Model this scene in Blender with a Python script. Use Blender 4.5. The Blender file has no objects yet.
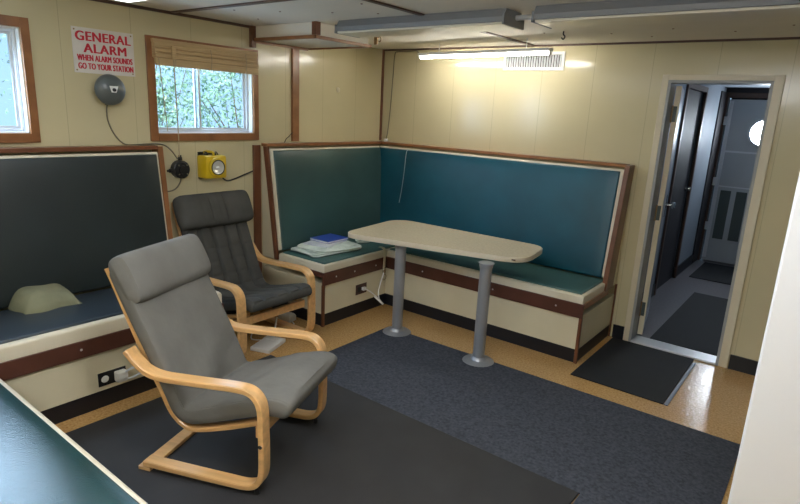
import bpy, bmesh, math, random
from mathutils import Vector, Matrix
random.seed(7)
PI = math.pi
SC = bpy.context.scene
COL = SC.collection

# ------------------------------------------------------------ camera, world, sun, exposure
cd = bpy.data.cameras.new('camera')
cam = bpy.data.objects.new('camera', cd); COL.objects.link(cam)
cd.sensor_width = 36.0; cd.lens = 565.5 / 800 * 36.0; cd.shift_x = -4 / 800; cd.clip_start = 0.05
_r, _u, _f = (0.78994, 0.61125, 0.04865), (-0.1857, 0.16286, 0.96902), (-0.58439, 0.7745, -0.24216)
cam.matrix_world = Matrix(((_r[0], _u[0], -_f[0], 3.6496), (_r[1], _u[1], -_f[1], -4.3601),
                           (_r[2], _u[2], -_f[2], 1.65), (0, 0, 0, 1)))
SC.camera = cam
SC.view_settings.view_transform = 'Standard'; SC.view_settings.look = 'None'
SC.view_settings.gamma = 1; SC.view_settings.use_curve_mapping = False
SC.view_settings.exposure = 0.95
w = bpy.data.worlds.new('daylight'); SC.world = w; w.use_nodes = True
bg = w.node_tree.nodes['Background']; bg.inputs[0].default_value = (0.46, 0.72, 1.0, 1); bg.inputs[1].default_value = 0.8
sl = bpy.data.lights.new('sun', 'SUN'); sl.energy = 7.0; sl.angle = 0.03; sl.color = (1, .96, .9)
so = bpy.data.objects.new('sun', sl); COL.objects.link(so)
so.rotation_euler = Vector((-0.72, 0.25, -0.65)).to_track_quat('-Z', 'Y').to_euler()
def area(name, loc, aim, sx, sy, power, col):
    l = bpy.data.lights.new(name, 'AREA'); l.shape = 'RECTANGLE'; l.size = sx; l.size_y = sy; l.energy = power; l.color = col
    o = bpy.data.objects.new(name, l); COL.objects.link(o); o.location = loc
    o.rotation_euler = (Vector(aim) - Vector(loc)).to_track_quat('-Z', 'Z').to_euler(); return o
# daylight entering by the windows
area('daylight_left_window', (-0.16, -1.925, 1.66), (2, -2.2, 1.0), 0.75, 0.42, 6, (.62, .80, 1))
area('daylight_rear_window', (-0.16, -3.45, 1.66), (2, -3.6, 0.8), 0.72, 0.42, 16, (.62, .80, 1))

# ------------------------------------------------------------ materials
def mat(name, col, rough=.5, metal=0., spec=.5, coat=0., emit=None, es=0., var=0., vscale=8., bump=0., bscale=60., stretch=(1, 1, 1), var2=None, coatr=.1):
    m = bpy.data.materials.new(name); m.use_nodes = True; nt = m.node_tree; b = nt.nodes['Principled BSDF']
    b.inputs['Base Color'].default_value = (*col, 1); b.inputs['Roughness'].default_value = rough
    b.inputs['Metallic'].default_value = metal; b.inputs['Specular IOR Level'].default_value = spec
    b.inputs['Coat Weight'].default_value = coat; b.inputs['Coat Roughness'].default_value = coatr
    if emit: b.inputs['Emission Color'].default_value = (*emit, 1); b.inputs['Emission Strength'].default_value = es
    tc = nt.nodes.new('ShaderNodeTexCoord'); mp = nt.nodes.new('ShaderNodeMapping'); mp.inputs['Scale'].default_value = stretch
    nt.links.new(tc.outputs['Object'], mp.inputs[0])
    if var > 0 or var2:
        n = nt.nodes.new('ShaderNodeTexNoise'); n.inputs['Scale'].default_value = vscale; n.inputs['Detail'].default_value = 5
        nt.links.new(mp.outputs[0], n.inputs[0])
        r = nt.nodes.new('ShaderNodeValToRGB'); r.color_ramp.elements[0].position = .32; r.color_ramp.elements[1].position = .68
        lo = var2 if var2 else tuple(c * (1 - var) for c in col)
        hi = col if var2 else tuple(min(1, c * (1 + var)) for c in col)
        r.color_ramp.elements[0].color = (*lo, 1); r.color_ramp.elements[1].color = (*hi, 1)
        nt.links.new(n.outputs[0], r.inputs[0]); nt.links.new(r.outputs[0], b.inputs['Base Color'])
    if bump > 0:
        n2 = nt.nodes.new('ShaderNodeTexNoise'); n2.inputs['Scale'].default_value = bscale; n2.inputs['Detail'].default_value = 4
        nt.links.new(mp.outputs[0], n2.inputs[0])
        bp = nt.nodes.new('ShaderNodeBump'); bp.inputs['Strength'].default_value = bump; bp.inputs['Distance'].default_value = .01
        nt.links.new(n2.outputs[0], bp.inputs['Height']); nt.links.new(bp.outputs[0], b.inputs['Normal'])
    return m
def panel_mat(name, col, axis, off, step=.4145):
    """glossy painted sheet panelling with thin vertical joints"""
    m = mat(name, col, .17, spec=.5, var=.045, vscale=1.6); nt = m.node_tree; b = nt.nodes['Principled BSDF']
    tc = nt.nodes.new('ShaderNodeTexCoord'); sp = nt.nodes.new('ShaderNodeSeparateXYZ'); nt.links.new(tc.outputs['Object'], sp.inputs[0])
    def mt(op, a, v):
        n = nt.nodes.new('ShaderNodeMath'); n.operation = op; nt.links.new(a, n.inputs[0]); n.inputs[1].default_value = v; return n.outputs[0]
    x = mt('SUBTRACT', sp.outputs[axis], off); x = mt('DIVIDE', x, step); x = mt('FLOORED_MODULO' if False else 'WRAP', x, 0.0) if False else x
    fr = nt.nodes.new('ShaderNodeMath'); fr.operation = 'FRACT'; nt.links.new(x, fr.inputs[0])
    y = mt('SUBTRACT', fr.outputs[0], .5); y = mt('ABSOLUTE', y, 0); g = mt('GREATER_THAN', y, .5 - .0045)
    old = b.inputs['Base Color'].links[0].from_socket
    mx = nt.nodes.new('ShaderNodeMix'); mx.data_type = 'RGBA'; nt.links.new(g, mx.inputs[0]); nt.links.new(old, mx.inputs[6])
    mx.inputs[7].default_value = (*[c * .76 for c in col], 1); nt.links.new(mx.outputs[2], b.inputs['Base Color'])
    n = nt.nodes.new('ShaderNodeTexNoise'); n.inputs['Scale'].default_value = 3.; nt.links.new(tc.outputs['Object'], n.inputs[0])
    bp = nt.nodes.new('ShaderNodeBump'); bp.inputs['Strength'].default_value = .05; bp.inputs['Distance'].default_value = .02
    nt.links.new(n.outputs[0], bp.inputs['Height']); nt.links.new(bp.outputs[0], b.inputs['Normal'])
    return m
CREAM = (.60, .535, .345)
M = {}
M['wall_x'] = panel_mat('cream_panel_back', CREAM, 0, .395)
M['wall_y'] = panel_mat('cream_panel_left', CREAM, 1, -.795)
M['cream'] = mat('cream_paint', (.66, .60, .43), .38, var=.05, vscale=3)
M['casing'] = mat('cream_casing', (.68, .61, .46), .35, var=.04, vscale=5)
M['greyframe'] = mat('grey_frame_paint', (.34, .35, .36), .4)
M['ceiling'] = mat('ceiling_board', (.76, .72, .64), .8, spec=.2, var=.04, vscale=2.5)
M['brown'] = mat('brown_trim', (.155, .058, .027), .32, var=.22, vscale=6, stretch=(1, 1, 1))
M['brown2'] = mat('varnished_brown', (.27, .115, .045), .28, var=.2, vscale=9)
M['fascia'] = mat('reddish_brown_fascia', (.095, .036, .024), .30, var=.16, vscale=7)
M['batten'] = mat('dark_ceiling_batten', (.085, .045, .032), .45)
M['navy'] = mat('black_cove_base', (.008, .009, .014), .38)
M['teal_l'] = mat('blue_teal_vinyl', (.004, .078, .124), .36, spec=.5, var=.22, vscale=2.2, bump=.12, bscale=220)  # one vinyl; lighting differences between bench backs put into these tones
M['teal_s'] = mat('teal_vinyl', (.034, .078, .080), .34, spec=.5, var=.15, vscale=2.5, bump=.12, bscale=220)
M['teal_d'] = mat('shaded_teal_vinyl', (.016, .024, .026), .38, spec=.5, var=.15, vscale=2.5, bump=.12, bscale=220)  # same vinyl darkened, the dim light on this bench put in the colour
M['teal_t'] = mat('seat_teal_vinyl', (.052, .125, .122), .30, spec=.5, var=.15, vscale=2.5, bump=.12, bscale=220)
M['seat_d'] = mat('shaded_seat_vinyl', (.030, .042, .055), .34, spec=.5, var=.15, vscale=2.5, bump=.12, bscale=220)  # same seat vinyl; its dim, bluish lighting is put into the tone
M['seat_f'] = mat('green_blue_vinyl', (.015, .050, .056), .20, spec=.6, var=.12, vscale=2.5, bump=.12, bscale=220)
M['piping'] = mat('cream_vinyl_edge', (.66, .60, .47), .38, bump=.1, bscale=150)
M['grey_fabric'] = mat('grey_cotton', (.165, .162, .150), .92, spec=.15, var=.10, vscale=5, bump=1., bscale=7)
M['black_fabric'] = mat('charcoal_cotton', (.066, .066, .062), .85, spec=.25, var=.15, vscale=5, bump=.3, bscale=25)
M['birch'] = mat('honey_birch', (.70, .41, .17), .30, coat=.3, var=.14, vscale=5, stretch=(.6, 7, 7), coatr=.2)
M['table'] = mat('speckled_laminate', (.66, .57, .41), .26, var=.07, vscale=70)
M['table_edge'] = mat('laminate_edge', (.62, .55, .43), .35)
M['steel'] = mat('painted_steel', (.36, .38, .42), .34, metal=.55)
M['alu'] = mat('aluminium', (.62, .64, .67), .35, metal=.3)
M['fix_grey'] = mat('grey_fixture_enamel', (.20, .205, .215), .45)
M['lens'] = mat('fixture_lens', (.66, .62, .52), .3)
M['white'] = mat('white_plastic', (.75, .75, .74), .4)
M['whitepaint'] = mat('white_paint', (.62, .64, .68), .35)
M['sign'] = mat('sign_enamel', (.66, .63, .60), .35, var=.04, vscale=12)
M['red'] = mat('red_lettering', (.55, .012, .035), .45)
M['bell'] = mat('grey_bell_enamel', (.095, .11, .11), .3, spec=.6)
M['black'] = mat('black_plastic', (.012, .012, .013), .35)
M['cable'] = mat('grey_cable', (.16, .14, .10), .5)
M['yellow'] = mat('yellow_plastic', (.62, .43, .012), .38)
M['reflector'] = mat('lamp_reflector', (.75, .75, .72), .3, metal=.5)
M['bamboo'] = mat('bamboo', (.50, .35, .18), .5, var=.14, vscale=14, stretch=(1, .2, 16))
M['cord'] = mat('blind_cord', (.42, .34, .22), .7)
M['cloth'] = mat('mint_cloth', (.62, .70, .66), .85, var=.14, vscale=14, bump=1.0, bscale=16)
M['olive'] = mat('khaki_cloth', (.20, .20, .125), .9, var=.12, vscale=9, bump=.4, bscale=30)
M['blue'] = mat('blue_cover', (.03, .09, .50), .35)
M['paper'] = mat('paper', (.66, .70, .78), .6)
M['strap'] = mat('cream_strap', (.72, .66, .46), .7)
M['chrome'] = mat('chrome', (.65, .65, .62), .2, metal=1)
M['brass'] = mat('brass', (.30, .20, .10), .35, metal=.8)
M['platebrown'] = mat('brown_outlet_plate', (.07, .035, .028), .35)
M['corr_dark'] = mat('dark_grey_brown_paint', (.045, .042, .046), .6, spec=.25)
M['corr_wall'] = mat('pale_grey_panel', (.30, .34, .39), .6, spec=.25, var=.05, vscale=2)
M['corr_floor'] = mat('grey_vinyl_floor', (.17, .155, .165), .35, var=.12, vscale=50)
M['far_door'] = mat('pale_grey_door', (.40, .42, .44), .35)
M['grille'] = mat('dark_green_grey_panel', (.055, .075, .075), .45)
M['bark'] = mat('bark', (.10, .07, .05), .9)
M['leaf'] = mat('leaf_green', (.20, .36, .25), .35, var=.4, vscale=1.6)
M['grass'] = mat('grass_ground', (.08, .16, .04), .9, var=.3, vscale=3)
M['lamp_on'] = mat('lit_tube', (1, 1, 1), .5, emit=(1, .96, .86), es=33)
M['panel_on'] = mat('lit_diffuser', (1, 1, 1), .5, emit=(.96, .98, 1), es=3.0)
M['panel_fill'] = mat('fill_diffuser', (1, 1, 1), .5, emit=(.95, .98, 1), es=12)  # glow of the two added fill fixtures
M['corr_on'] = mat('corridor_fill_lens', (1, 1, 1), .5, emit=(.60, .78, 1), es=2.8)  # glow of the added corridor lamp
M['port_on'] = mat('daylit_porthole_glass', (.8, .9, 1), .2, emit=(.80, .90, 1), es=32)
# tan speckled glossy floor
m = mat('tan_speckled_vinyl', (.62, .39, .165), .19, spec=.5, var2=(.40, .22, .075), vscale=85, bump=.16, bscale=38); M['floor'] = m
# carpet and mats
M['carpet'] = mat('blue_grey_carpet', (.090, .098, .120), .95, spec=.1, var2=(.048, .053, .067), vscale=70, bump=.6, bscale=300)
M['mat'] = mat('black_rubber_mat', (.032, .032, .034), .62, spec=.3, var=.12, vscale=4, bump=.15, bscale=260)
M['doormat'] = mat('dark_ribbed_mat', (.020, .021, .023), .7, spec=.25, var=.1, vscale=6, bump=.3, bscale=200)
M['edging'] = mat('grey_mat_edging', (.16, .18, .22), .4)
def glass():
    m = bpy.data.materials.new('window_glass'); m.use_nodes = True; nt = m.node_tree; nt.nodes.clear()
    o = nt.nodes.new('ShaderNodeOutputMaterial'); mx = nt.nodes.new('ShaderNodeMixShader'); t = nt.nodes.new('ShaderNodeBsdfTransparent')
    g = nt.nodes.new('ShaderNodeBsdfGlossy'); g.inputs['Roughness'].default_value = .03; mx.inputs[0].default_value = .08
    t.inputs[0].default_value = (.92, .96, 1, 1)
    nt.links.new(t.outputs[0], mx.inputs[1]); nt.links.new(g.outputs[0], mx.inputs[2]); nt.links.new(mx.outputs[0], o.inputs[0]); return m
M['glass'] = glass()

# ------------------------------------------------------------ mesh helpers
def off_of(parent):
    v = Vector((0, 0, 0)); q = parent
    while q is not None: v += q.location; q = q.parent
    return v
def obj(name, bm, m, parent=None, smooth=False, base=None):
    """one mesh object; vertices are given in world space and stored relative to the parent (or to base)"""
    o_ = off_of(parent) if parent else (Vector(base) if base else Vector((0, 0, 0)))
    bmesh.ops.translate(bm, verts=bm.verts, vec=-o_)
    bmesh.ops.recalc_face_normals(bm, faces=bm.faces)
    me = bpy.data.meshes.new(name); bm.to_mesh(me); bm.free()
    for mm in (m if isinstance(m, (list, tuple)) else [m]): me.materials.append(M[mm])
    if smooth:
        for p in me.polygons: p.use_smooth = True
        me.set_sharp_from_angle(angle=math.radians(42))
    o = bpy.data.objects.new(name, me); COL.objects.link(o)
    if parent: o.parent = parent
    else: o.location = o_
    return o
def tag(o, label=None, cat=None, group=None, kind=None):
    if label: o['label'] = label
    if cat: o['category'] = cat
    if group: o['group'] = group
    if kind: o['kind'] = kind
    return o
def thing(name, label, cat, loc=(0, 0, 0), group=None):
    o = bpy.data.objects.new(name, None); COL.objects.link(o); o.location = loc; o.empty_display_size = .1
    return tag(o, label, cat, group)
def struct(name, bm, m, parent=None, smooth=False):
    o = obj(name, bm, m, parent, smooth)
    if parent is None: o['kind'] = 'structure'
    return o
def NB(): return bmesh.new()
def box(bm, x0, x1, y0, y1, z0, z1, bev=0., mi=0, seg=2):
    vs = [bm.verts.new((x, y, z)) for x in (x0, x1) for y in (y0, y1) for z in (z0, z1)]
    fs = [bm.faces.new([vs[i] for i in f]) for f in ((0, 1, 3, 2), (4, 6, 7, 5), (0, 4, 5, 1), (2, 3, 7, 6), (0, 2, 6, 4), (1, 5, 7, 3))]
    for f in fs: f.material_index = mi
    if bev > 0:
        es = list({e for f in fs for e in f.edges})
        bmesh.ops.bevel(bm, geom=es, offset=bev, segments=seg, affect='EDGES', profile=.5)
    return bm
def BX(*a, **k): return box(NB(), *a, **k)
def prism(bm, pts, vec, bev=0., mi=0):
    """polygon (3-D points) extruded along vec"""
    a = [bm.verts.new(p) for p in pts]; b = [bm.verts.new(Vector(p) + Vector(vec)) for p in pts]; n = len(pts)
    fs = [bm.faces.new(a), bm.faces.new(b[::-1])] + [bm.faces.new((a[i], a[(i + 1) % n], b[(i + 1) % n], b[i])) for i in range(n)]
    for f in fs: f.material_index = mi
    if bev > 0: bmesh.ops.bevel(bm, geom=list({e for f in fs[:2] for e in f.edges}), offset=bev, segments=2, affect='EDGES', profile=.5)
    return bm
def smooth_path(P, n=8, closed=False):
    P = [Vector(p) for p in P]; out = []
    Q = [P[0] * 2 - P[1]] + P + [P[-1] * 2 - P[-2]]
    for i in range(1, len(Q) - 2):
        p0, p1, p2, p3 = Q[i - 1:i + 3]
        for k in range(n):
            t = k / n
            out.append(.5 * ((2 * p1) + (p2 - p0) * t + (2 * p0 - 5 * p1 + 4 * p2 - p3) * t * t + (3 * p1 - p0 - 3 * p2 + p3) * t ** 3))
    out.append(P[-1]); return out
def tube(bm, P, r, seg=8, smoothn=0, mi=0):
    P = smooth_path(P, smoothn) if smoothn else [Vector(p) for p in P]
    rings = []; up = None
    for i, p in enumerate(P):
        t = (P[min(i + 1, len(P) - 1)] - P[max(i - 1, 0)]).normalized()
        if up is None: up = t.orthogonal().normalized()
        up = (up - t * up.dot(t)).normalized(); s = t.cross(up)
        rr = r[i] if isinstance(r, (list, tuple)) else r
        rings.append([bm.verts.new(p + up * (math.cos(a) * rr) + s * (math.sin(a) * rr)) for a in [2 * PI * k / seg for k in range(seg)]])
    for a, b in zip(rings, rings[1:]):
        for k in range(seg): bm.faces.new((a[k], a[(k + 1) % seg], b[(k + 1) % seg], b[k])).material_index = mi
    bm.faces.new(rings[0][::-1]).material_index = mi; bm.faces.new(rings[-1]).material_index = mi
    return bm
def TB(P, r, seg=8, smoothn=0): return tube(NB(), P, r, seg, smoothn)
def lathe(bm, c, axis, prof, seg=32, mi=0):
    """prof: (distance along axis, radius)"""
    c = Vector(c); t = Vector(axis).normalized(); u = t.orthogonal().normalized(); s = t.cross(u); rings = []
    for d, r in prof:
        r = max(r, 1e-4)
        rings.append([bm.verts.new(c + t * d + u * (math.cos(a) * r) + s * (math.sin(a) * r)) for a in [2 * PI * k / seg for k in range(seg)]])
    for a, b in zip(rings, rings[1:]):
        for k in range(seg): bm.faces.new((a[k], a[(k + 1) % seg], b[(k + 1) % seg], b[k])).material_index = mi
    bm.faces.new(rings[0][::-1]).material_index = mi; bm.faces.new(rings[-1]).material_index = mi
    return bm
def puff(bm, o, ux, uy, n, t, bulge=.0, r=.02, N=18, Mn=14, mi=0):
    """upholstered slab: corner o, edge vectors ux, uy, outward n, thickness t with rounded rim r and a slight crown"""
    o, ux, uy, n = Vector(o), Vector(ux), Vector(uy), Vector(n).normalized(); W, H = ux.length, uy.length
    def ax(L, k):
        s = [0, .15 * r, .5 * r, r]; m = [r + (L - 2 * r) * i / k for i in range(1, k)]
        return s + m + [L - x for x in s[::-1]]
    A, B = ax(W, N), ax(H, Mn); g = []
    def h(a, L):
        d = min(a, L - a)
        return 1. if d >= r else math.sqrt(max(0, 1 - (1 - d / r) ** 2))
    for b in B:
        row = []
        for a in A:
            q = h(a, W) * h(b, H); c = (1 - (2 * a / W - 1) ** 4) * (1 - (2 * b / H - 1) ** 4)
            z = t - r + r * q + bulge * c
            row.append(bm.verts.new(o + ux * (a / W) + uy * (b / H) + n * z))
        g.append(row)
    for j in range(len(B) - 1):
        for i in range(len(A) - 1): bm.faces.new((g[j][i], g[j][i + 1], g[j + 1][i + 1], g[j + 1][i])).material_index = mi
    rim = g[0][:] + [row[-1] for row in g[1:]] + g[-1][-2::-1] + [row[0] for row in g[-2:0:-1]]
    low = []
    for v in rim:
        d = (v.co - o).dot(n); low.append(bm.verts.new(v.co - n * d))
    k = len(rim)
    for i in range(k): bm.faces.new((rim[i], rim[(i + 1) % k], low[(i + 1) % k], low[i])).material_index = mi
    bm.faces.new(low).material_index = mi
    return bm
def PF(*a, **k): return puff(NB(), *a, **k)

# ------------------------------------------------------------ room shell
ZC = 2.2025; XR = 4.7; YF = -5.35; T = .12
W1 = (-2.315, -1.535, 1.425, 1.985)     # window 1: y0,y1,z0,z1
W2 = (-3.83, -3.07, 1.425, 1.985)
def wall_with_holes(bm, axis, a0, a1, z0, z1, holes, p0, p1):
    """wall slab between planes p0..p1, running a0..a1, holes = (h0,h1,zb,zt) sorted"""
    def b(s, e, lo, hi):
        if e - s < 1e-6 or hi - lo < 1e-6: return
        if axis == 'y': box(bm, p0, p1, s, e, lo, hi)
        else: box(bm, s, e, p0, p1, lo, hi)
    c = a0
    for h0, h1, zb, zt in holes:
        b(c, h0, z0, z1); b(h0, h1, z0, zb); b(h0, h1, zt, z1); c = h1
    b(c, a1, z0, z1); return bm
struct('floor', BX(-T, XR + T, YF - T, 0.0, -.1, 0), 'floor')
struct('wall_left', wall_with_holes(NB(), 'y', YF, T, 0, ZC, [W2, W1], -T, 0), 'wall_y')
D0, D1, DZ = 2.588, 3.213, 1.945
struct('wall_back', wall_with_holes(NB(), 'x', 0, XR, 0, ZC, [(D0, D1, 0, DZ)], 0, T), 'wall_x')
struct('wall_right', BX(XR, XR + T, YF, T, 0, ZC), 'wall_y')
struct('wall_front', BX(-T, XR + T, YF - T, YF, 0, ZC), 'wall_x')
struct('ceiling', BX(-T, XR + T, YF - T, T, ZC, ZC + .08), 'ceiling')
struct('wall_partition', BX(3.573, 4.7, -2.75, -2.6, 0, ZC, bev=.006), 'whitepaint')
# baseboards on the back wall
struct('baseboard_back', BX(3.275, XR, -.012, 0, 0, .105), 'navy')
struct('baseboard_recess', BX(2.46, D0 - .045, -.012, 0, 0, .105), 'navy')
struct('baseboard_left', BX(0, .012, -2.33, -1.47, 0, .105), 'navy')
struct('baseboard_partition', BX(3.573, 4.7, -2.762, -2.75, 0, .1), 'navy')

# trims
def trim(n, bm, m='brown'): return struct(f'trim_{n}', bm, m)
trim(1, BX(0, .014, -3.4, -1.53, ZC - .018, ZC), 'batten')
trim(2, BX(0, XR, -.014, 0, ZC - .014, ZC), 'batten')
trim(3, BX(0, .02, -1.150, -1.082, 1.36, 2.098), 'brown2')             # post between the panels
trim(4, BX(0, .016, -.022, -.004, 1.36, ZC), 'brown')                # corner strip
trim(5, BX(1.525, 1.56, -2.165, -.02, ZC - .009, ZC - .0005), 'batten')
trim(6, BX(0.015, 1.525, -2.19, -2.155, ZC - .009, ZC - .0005), 'batten')
trim(7, BX(1.56, XR, -2.19, -2.155, ZC - .009, ZC - .0005), 'batten')
trim(8, BX(0, .02, -1.545, -1.482, 0, 1.335), 'brown')              # strip on the wall beside the short bench back
# ceiling screws
bm = NB()
for x, y in ((.75, -1.9), (1.05, -1.75), (1.3, -1.62), (1.42, -1.9), (.35, -1.75), (.5, -2.05), (1.9, -.6), (2.3, -.45), (2.7, -.55), (3.0, -.35), (3.3, -.5), (2.5, -.25), (1.2, -.9), (.9, -.8)):
    lathe(bm, (x, y, ZC), (0, 0, -1), [(0, .007), (.003, .006), (.004, 0)], 8)
tag(struct('trim_10', bm, 'brown'))

# soffit box on the left wall
sf = thing('soffit_box', 'boxed soffit with brown edge trim hanging from ceiling above left panels', 'soffit', (0.345, -1.25, 2.098)); 
obj('box_panel', BX(0.003, .672, -1.522, -.985, 2.106, ZC - .001), 'ceiling', sf)
obj('edge_trim', BX(0.016, .69, -1.54, -1.520, 2.094, 2.118, bev=.002), 'brown2', sf)
obj('edge_trim', BX(.672, .692, -1.54, -.97, 2.094, 2.116, bev=.002), 'brown2', sf)
obj('edge_trim', BX(.003, .69, -.985, -.968, 2.094, 2.112, bev=.002), 'brown2', sf)
obj('wall_trim', BX(.003, .02, -1.519, -.986, 2.085, 2.106), 'brown2', sf)
obj('corner_post', BX(.650, .692, -1.542, -1.50, 2.118, ZC - .001), 'brown', sf)
obj('corner_post', BX(.003, .035, -1.560, -1.523, 2.05, ZC - .001), 'brown', sf)
hk = thing('ceiling_hook', 'small brass hook at far end of the soffit trim', 'hook', (.72, -.95, ZC))
obj('hook_plate', BX(.70, .73, -.955, -.945, 2.12, ZC - .001), 'brass', hk)
bm = NB(); tube(bm, [(.73, -.95, 2.17), (.75, -.95, 2.175), (.765, -.95, 2.16), (.755, -.95, 2.14), (.74, -.95, 2.145)], .004, 6, 4)
obj('ring', bm, 'brass', hk, True)

# ------------------------------------------------------------ windows
def window(n, y0, y1, z0, z1, xr=-.065):
    t = .052
    bm = NB(); box(bm, 0, .018, y0 - t, y0, z0 - t, z1 + t, .002); o1 = bm
    fr = struct(f'window_{n}', o1, 'brown2')
    obj('casing_right', BX(0, .018, y1, y1 + t - .008, z0 - t, z1 + t, bev=.002), 'brown2', fr)
    obj('casing_sill', BX(0, .024, y0, y1, z0 - t, z0, bev=.002), 'brown2', fr)
    obj('casing_head', BX(0, .018, y0, y1, z1, z1 + t, bev=.002), 'brown2', fr)
    bm = NB()
    box(bm, -.10, -.002, y0, y0 + .006, z0, z1); box(bm, -.10, -.002, y1 - .006, y1, z0, z1)
    box(bm, -.10, -.002, y0, y1, z0, z0 + .006); box(bm, -.10, -.002, y0, y1, z1 - .006, z1)
    obj('reveal_lining', bm, 'white', fr)
    bm = NB(); f = .022
    box(bm, xr - .02, xr + .02, y0 + .006, y0 + f, z0 + .006, z1 - .006, .003); box(bm, xr - .02, xr + .02, y1 - f, y1 - .006, z0 + .006, z1 - .006, .003)
    box(bm, xr - .02, xr + .02, y0 + f, y1 - f, z0 + .006, z0 + f, .003); box(bm, xr - .02, xr + .02, y0 + f, y1 - f, z1 - f, z1 - .006, .003)
    obj('window_frame', bm, 'alu', fr)
    ym = y0 + (y1 - y0) * .445
    for a, b, dx in ((y0 + f, ym + .018, 0.008), (ym - .018, y1 - f, -.008)):
        s = .014; bm = NB()
        box(bm, xr + dx - .007, xr + dx + .007, a, a + s, z0 + f, z1 - f); box(bm, xr + dx - .007, xr + dx + .007, b - s, b, z0 + f, z1 - f)
        box(bm, xr + dx - .007, xr + dx + .007, a + s, b - s, z0 + f, z0 + f + s); box(bm, xr + dx - .007, xr + dx + .007, a + s, b - s, z1 - f - s, z1 - f)
        sa = obj('sash', bm, 'alu', fr)
        obj('pane', BX(xr + dx - .002, xr + dx + .002, a + s, b - s, z0 + f + s, z1 - f - s), 'glass', sa)
    return fr
window(1, *W1); window(2, *W2)
# bamboo roman blind (folds stacked)
y0, y1 = -2.338, -1.520
bl = thing('bamboo_blind', 'raised bamboo roman blind folded across top of window', 'blind', (.05, -1.94, 2.02))
obj('head_rail', BX(.019, .045, y0, y1, 1.997, 2.020, bev=.003), 'bamboo', bl)
prof = [(.020, 1.997), (.046, 1.997), (.052, 1.985), (.053, 1.968), (.047, 1.963), (.058, 1.957), (.060, 1.942), (.052, 1.937), (.064, 1.930), (.066, 1.908), (.058, 1.902), (.060, 1.866), (.056, 1.860), (.050, 1.864), (.040, 1.90), (.020, 1.91)]
bm = NB(); prism(bm, [(x, y0 + .004, z) for x, z in prof], (0, y1 - y0 - .008, 0)); obj('folded_slats', bm, 'bamboo', bl)
obj('hem_batten', BX(.052, .063, y0 + .004, y1 - .004, 1.856, 1.868, bev=.003), 'bamboo', bl)
for yy in (-2.20, -1.93, -1.64):
    obj('lift_cord', TB([(.062, yy, 1.99), (.073, yy, 1.93), (.066, yy, 1.87), (.064, yy, 1.852)], .0025, 6, 3), 'cord', bl, True)
obj('pull_cord', TB([(.070, -2.215, 1.985), (.070, -2.213, 1.8), (.068, -2.205, 1.45), (.060, -2.200, 1.27)], .0038, 6, 6), 'cord', bl, True)
obj('pull_cord', TB([(.066, -2.315, 1.90), (.060, -2.30, 1.75), (.05, -2.27, 1.44)], .003, 6, 5), 'cord', bl, True)
obj('cord_cleat', BX(.064, .078, -2.228, -2.198, 1.90, 1.985, bev=.004), 'bamboo', bl)

# ------------------------------------------------------------ doorway and corridor
dr = struct('door_1', BX(D0 - .042, D0, -.016, 0, 0, DZ + .035, bev=.003), 'casing')
obj('casing_right', BX(D1, D1 + .055, -.016, 0, 0, DZ + .035, bev=.003), 'casing', dr)
obj('casing_head', BX(D0, D1, -.016, 0, DZ, DZ + .035, bev=.003), 'casing', dr)
bm = NB(); box(bm, D0, D0 + .018, -.014, T + .01, 0, DZ); box(bm, D1 - .018, D1, -.014, T + .01, 0, DZ); box(bm, D0 + .018, D1 - .018, -.014, T + .01, DZ - .018, DZ)
obj('jamb', bm, 'greyframe', dr)
obj('threshold', BX(D0 + .018, D1 - .018, -.02, T + .01, 0, .018, bev=.004), 'alu', dr)
# open leaf, swung into the corridor
lf = thing('corridor_door', 'open pale door leaf hinged on left jamb of the doorway', 'door', (D0 + .024, T + .012, 0.02))
a = math.radians(100.5)
def LT(bm, ang=a, piv=(D0 + .024, T + .012, 0)):
    bmesh.ops.rotate(bm, verts=bm.verts, cent=piv, matrix=Matrix.Rotation(ang - PI / 2, 3, 'Z')); return bm
px, py = D0 + .024, T + .012
obj('door_leaf', LT(BX(px, px + .036, py, py + .60, .03, DZ - .03, bev=.002)), 'far_door', lf)
obj('door_edge', LT(BX(px - .001, px + .037, py - .003, py, .03, DZ - .03)), 'casing', lf)
for z in (.24, 1.0, 1.72):
    h = obj('hinge', LT(BX(px - .004, px + .026, py - .0075, py - .0035, z - .055, z + .055)), 'grille', lf)
    obj('hinge_pin', LT(lathe(NB(), (px - .004, py - .008, z - .06), (0, 0, 1), [(0, .006), (.12, .006)], 10)), 'brass', h, True)
bm = NB(); lathe(bm, (px + .036, py + .54, 1.0), (1, 0, 0), [(0, .025), (.008, .025), (.01, .01), (.04, .01), (.045, .026), (.06, .03), (.075, .02), (.078, 0)], 20)
obj('door_knob', LT(bm), 'chrome', lf, True)
obj('lock_plate', LT(BX(px + .0361, px + .039, py + .50, py + .58, .9, 1.08)), 'grille', lf)
# corridor shell
CX0, CX1, CY1, CZ = 2.40, 3.55, 3.47, 2.1
struct('floor_corridor', BX(CX0 - .1, CX1 + .1, .0, CY1 + .1, -.1, .0), 'corr_floor')
bm = NB(); box(bm, CX0 - .1, CX0, T, 1.46, 0, CZ); box(bm, CX0 - .1, CX0, 2.26, CY1, 0, CZ); box(bm, CX0 - .1, CX0, 1.46, 2.26, 1.98, CZ)
struct('wall_corridor_left', bm, 'corr_wall')
struct('wall_corridor_right', BX(CX1, CX1 + .1, T, CY1, 0, CZ), 'corr_wall')
wf = struct('wall_corridor_far', wall_with_holes(NB(), 'x', CX0 - .1, CX1 + .1, 0, CZ, [(2.44, 3.16, 0, 1.985)], CY1, CY1 + .1), 'corr_dark')
obj('leak_blocker', BX(2.45, 3.27, CY1 + .1, CY1 + .12, 0, 2.03), 'corr_dark', wf)  # added panel behind the far door, blocks sky light at its gaps
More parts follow.
